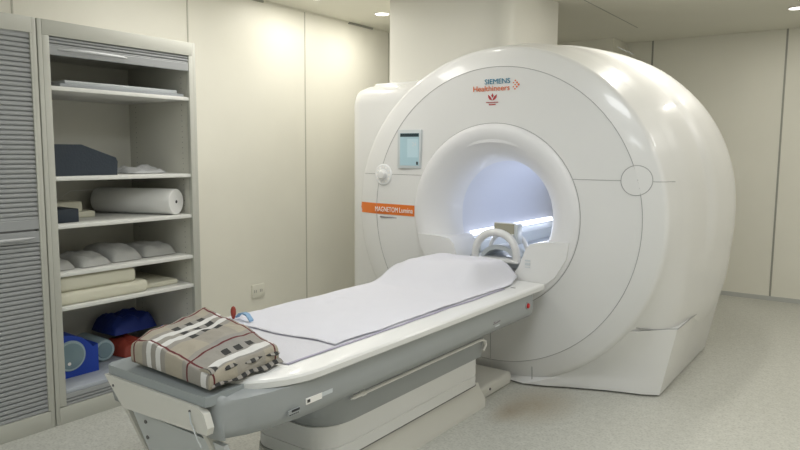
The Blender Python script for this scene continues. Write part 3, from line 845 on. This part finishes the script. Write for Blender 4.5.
# bottom shelf: blue cradle with round lens
cd = thing('blue_cradle', 'bright blue cradle holding a round grey lens on the bottom shelf', 'cradle', (-3.84, 1.93, .1825))
bm = B(); poly = [(1.785, .1825), (2.095, .1825), (2.095, .350), (2.065, .335), (2.045, .362), (2.0, .405), (1.93, .432), (1.86, .440), (1.785, .455)]
prism(bm, poly, lambda u, v, d: (d, u, v), -4.02, -3.76); bevel_all(bm, .004, 2, 40)
obj('cradle_body', bm, 'blue', cd)
ln = obj('lens', tube(B(), [(-3.765, 1.925, .312), (-3.755, 1.925, .312), (-3.75, 1.925, .312)], [.090, .090, .086], 36), 'glassr', cd)
obj('lens_face', tube(B(), [(-3.752, 1.925, .312), (-3.748, 1.925, .312), (-3.745, 1.925, .312)], [.076, .076, .07], 32), 'glass', ln)
obj('lens_dot', tube(B(), [(-3.746, 1.91, .27), (-3.743, 1.91, .27)], .010, 12), 'txtw', ln)
ph = thing('phantom_bottle', 'pale blue-green round phantom bottle behind the blue cradle', 'bottle', (-3.93, 2.235, .1825))
obj('bottle_body', tube(B(), [(-4.14, 2.205, .256), (-3.90, 2.205, .256), (-3.88, 2.205, .256)], [.07, .07, .064], 30), 'glassr', ph)
obj('bottle_face', tube(B(), [(-3.882, 2.205, .256), (-3.876, 2.205, .256)], [.052, .046], 26), 'glass', ph)
bag('red_pouch', -3.97, 2.40, .1825, .13, .10, .095, 'redbag', 'dark red pouch under the blue bag on the bottom shelf', 'pouch', .1, .2, seed=8, sq=.35)
bag('blue_bag', -4.07, 2.46, .312, .14, .165, .10, 'navyb', 'crumpled deep blue bag lying on the red pouch', 'bag', .05, .45, seed=9, sq=.4)
bag('blue_pouch', -3.74, 2.57, .1825, .10, .070, .17, 'navyb', 'deep blue bag standing at the right of the bottom shelf', 'bag', .0, .10, seed=11, sq=.5)

# ------------------------------------------------------------------ wall outlet
ol = thing('wall_outlet', 'ivory double wall outlet low on the left wall', 'outlet', (XL, 3.845, .27))
obj('face_plate', box(B(), XL, XL+.014, 3.775, 3.915, .255, .370, .004), 'outlet', ol)
for y in (3.81, 3.875):
    for q in (-.012, .006): obj('socket_slot', box(B(), XL+.0138, XL+.0148, y+q, y+q+.004, .300, .325), 'dark', ol, smooth=False)

# ------------------------------------------------------------------ lights
def downlight(x, y, label, power=18, r=.062):
    t = thing('ceiling_downlight', label, 'ceiling light', (x, y, HC), 'round recessed downlights')
    rim = [(r+.016, HC), (r+.016, HC-.003), (r+.012, HC-.006), (r, HC-.006), (r-.002, HC-.001)]
    bm = loft(B(), [[(x+q*cos(2*pi*i/36), y+q*sin(2*pi*i/36), z) for i in range(36)] for q, z in rim], True, False, False)
    obj('trim_ring', bm, 'txtw', t)
    obj('diffuser', cyl(B(), (x, y, HC-.004), (0, 0, 1), r, .003, 32), 'lamp', t)
    ld = bpy.data.lights.new('downlight', 'AREA'); ld.shape = 'DISK'; ld.size = r*2; ld.energy = power
    ld.color = (1, .965, .88)
    lo = bpy.data.objects.new('downlight', ld); COL.objects.link(lo); lo.location = (x, y, HC-.010)
    return t
downlight(-3.80, 4.94, 'round white downlight just left of the tall duct box', 7)
downlight(-3.86, 4.13, 'round white downlight cut by the top edge, over the left wall', 5.5)
downlight(-.70, 6.74, 'round white downlight at the top right corner, near the back wall', 5)
downlight(-3.07, 3.60, 'round white downlight mirrored left of centre on the scanner rim', .8)
downlight(-2.45, 3.55, 'round white downlight mirrored over the lettering on the scanner rim', .8)
downlight(-1.15, 4.85, 'round white downlight above the right shoulder of the scanner', 11)  # unseen lamp, added to brighten the shell from above
def fill_panel(x, y, label, power, w=.6, l=.6, col=(1, .975, .93)):  # added panels out of view, brightening what the downlights leave dim
    t = thing('added_light_panel', label, 'ceiling light', (x, y, HC), 'added off-frame light panels')
    bm = B()
    for a in ((x-w/2-.02, x-w/2, y-l/2-.02, y+l/2+.02), (x+w/2, x+w/2+.02, y-l/2-.02, y+l/2+.02), (x-w/2, x+w/2, y-l/2-.02, y-l/2), (x-w/2, x+w/2, y+l/2, y+l/2+.02)):
        box(bm, *a, HC-.008, HC)
    obj('frame', bm, 'txtw', t, smooth=False)
    obj('diffuser', box(B(), x-w/2, x+w/2, y-l/2, y+l/2, HC-.005, HC-.001), 'panel', t, smooth=False)
    ld = bpy.data.lights.new('panel', 'AREA'); ld.shape = 'RECTANGLE'; ld.size = w; ld.size_y = l; ld.energy = power
    ld.color = col
    lo = bpy.data.objects.new('panel', ld); COL.objects.link(lo); lo.location = (x, y, HC-.012)
fill_panel(-3.35, 3.0, 'added off-frame light panel beside the left wall, past the open cabinet', 8.5, .5, .5)
fill_panel(-2.9, 2.6, 'added off-frame light panel above the patient table, near the left', 4)
fill_panel(-.9, 2.3, 'added off-frame light panel to the right of the patient table', 15, .6, .6, (.93, .965, 1))
fill_panel(-.2, .2, 'added off-frame light panel over the photographer', 13, .6, .6, (.88, .94, 1))
fill_panel(-2.2, .0, 'added off-frame light panel before the cabinets', 5, .6, .6, (.88, .94, 1))
fill_panel(-1.2, -1.4, 'added off-frame light panel far behind the photographer', 16, .6, .6, (.88, .94, 1))
fill_panel(1.0, 3.6, 'added off-frame light panel on the right side of the room', 20)
fill_panel(.5, 5.9, 'added off-frame light panel at the far right of the room', 11)
for s in (-1, 1):
    ld = bpy.data.lights.new('bore_led', 'AREA'); ld.shape = 'RECTANGLE'; ld.size = .03; ld.size_y = 1.4; ld.energy = 1.5
    ld.color = (.80, .86, 1)
    lo = bpy.data.objects.new('bore_led', ld); COL.objects.link(lo); lo.location = (XC+s*.295, 4.85, .945)
    lo.rotation_euler = (0, s*radians(110), 0)

w = bpy.data.worlds.new('world'); SC.world = w; w.use_nodes = True
w.node_tree.nodes['Background'].inputs[0].default_value = (.9, .92, 1, 1)
w.node_tree.nodes['Background'].inputs[1].default_value = .0

SC.view_settings.view_transform = 'Standard'
try: SC.view_settings.look = 'None'
except Exception: pass
SC.view_settings.gamma = 1
SC.view_settings.use_curve_mapping = False
SC.view_settings.exposure = 0.0
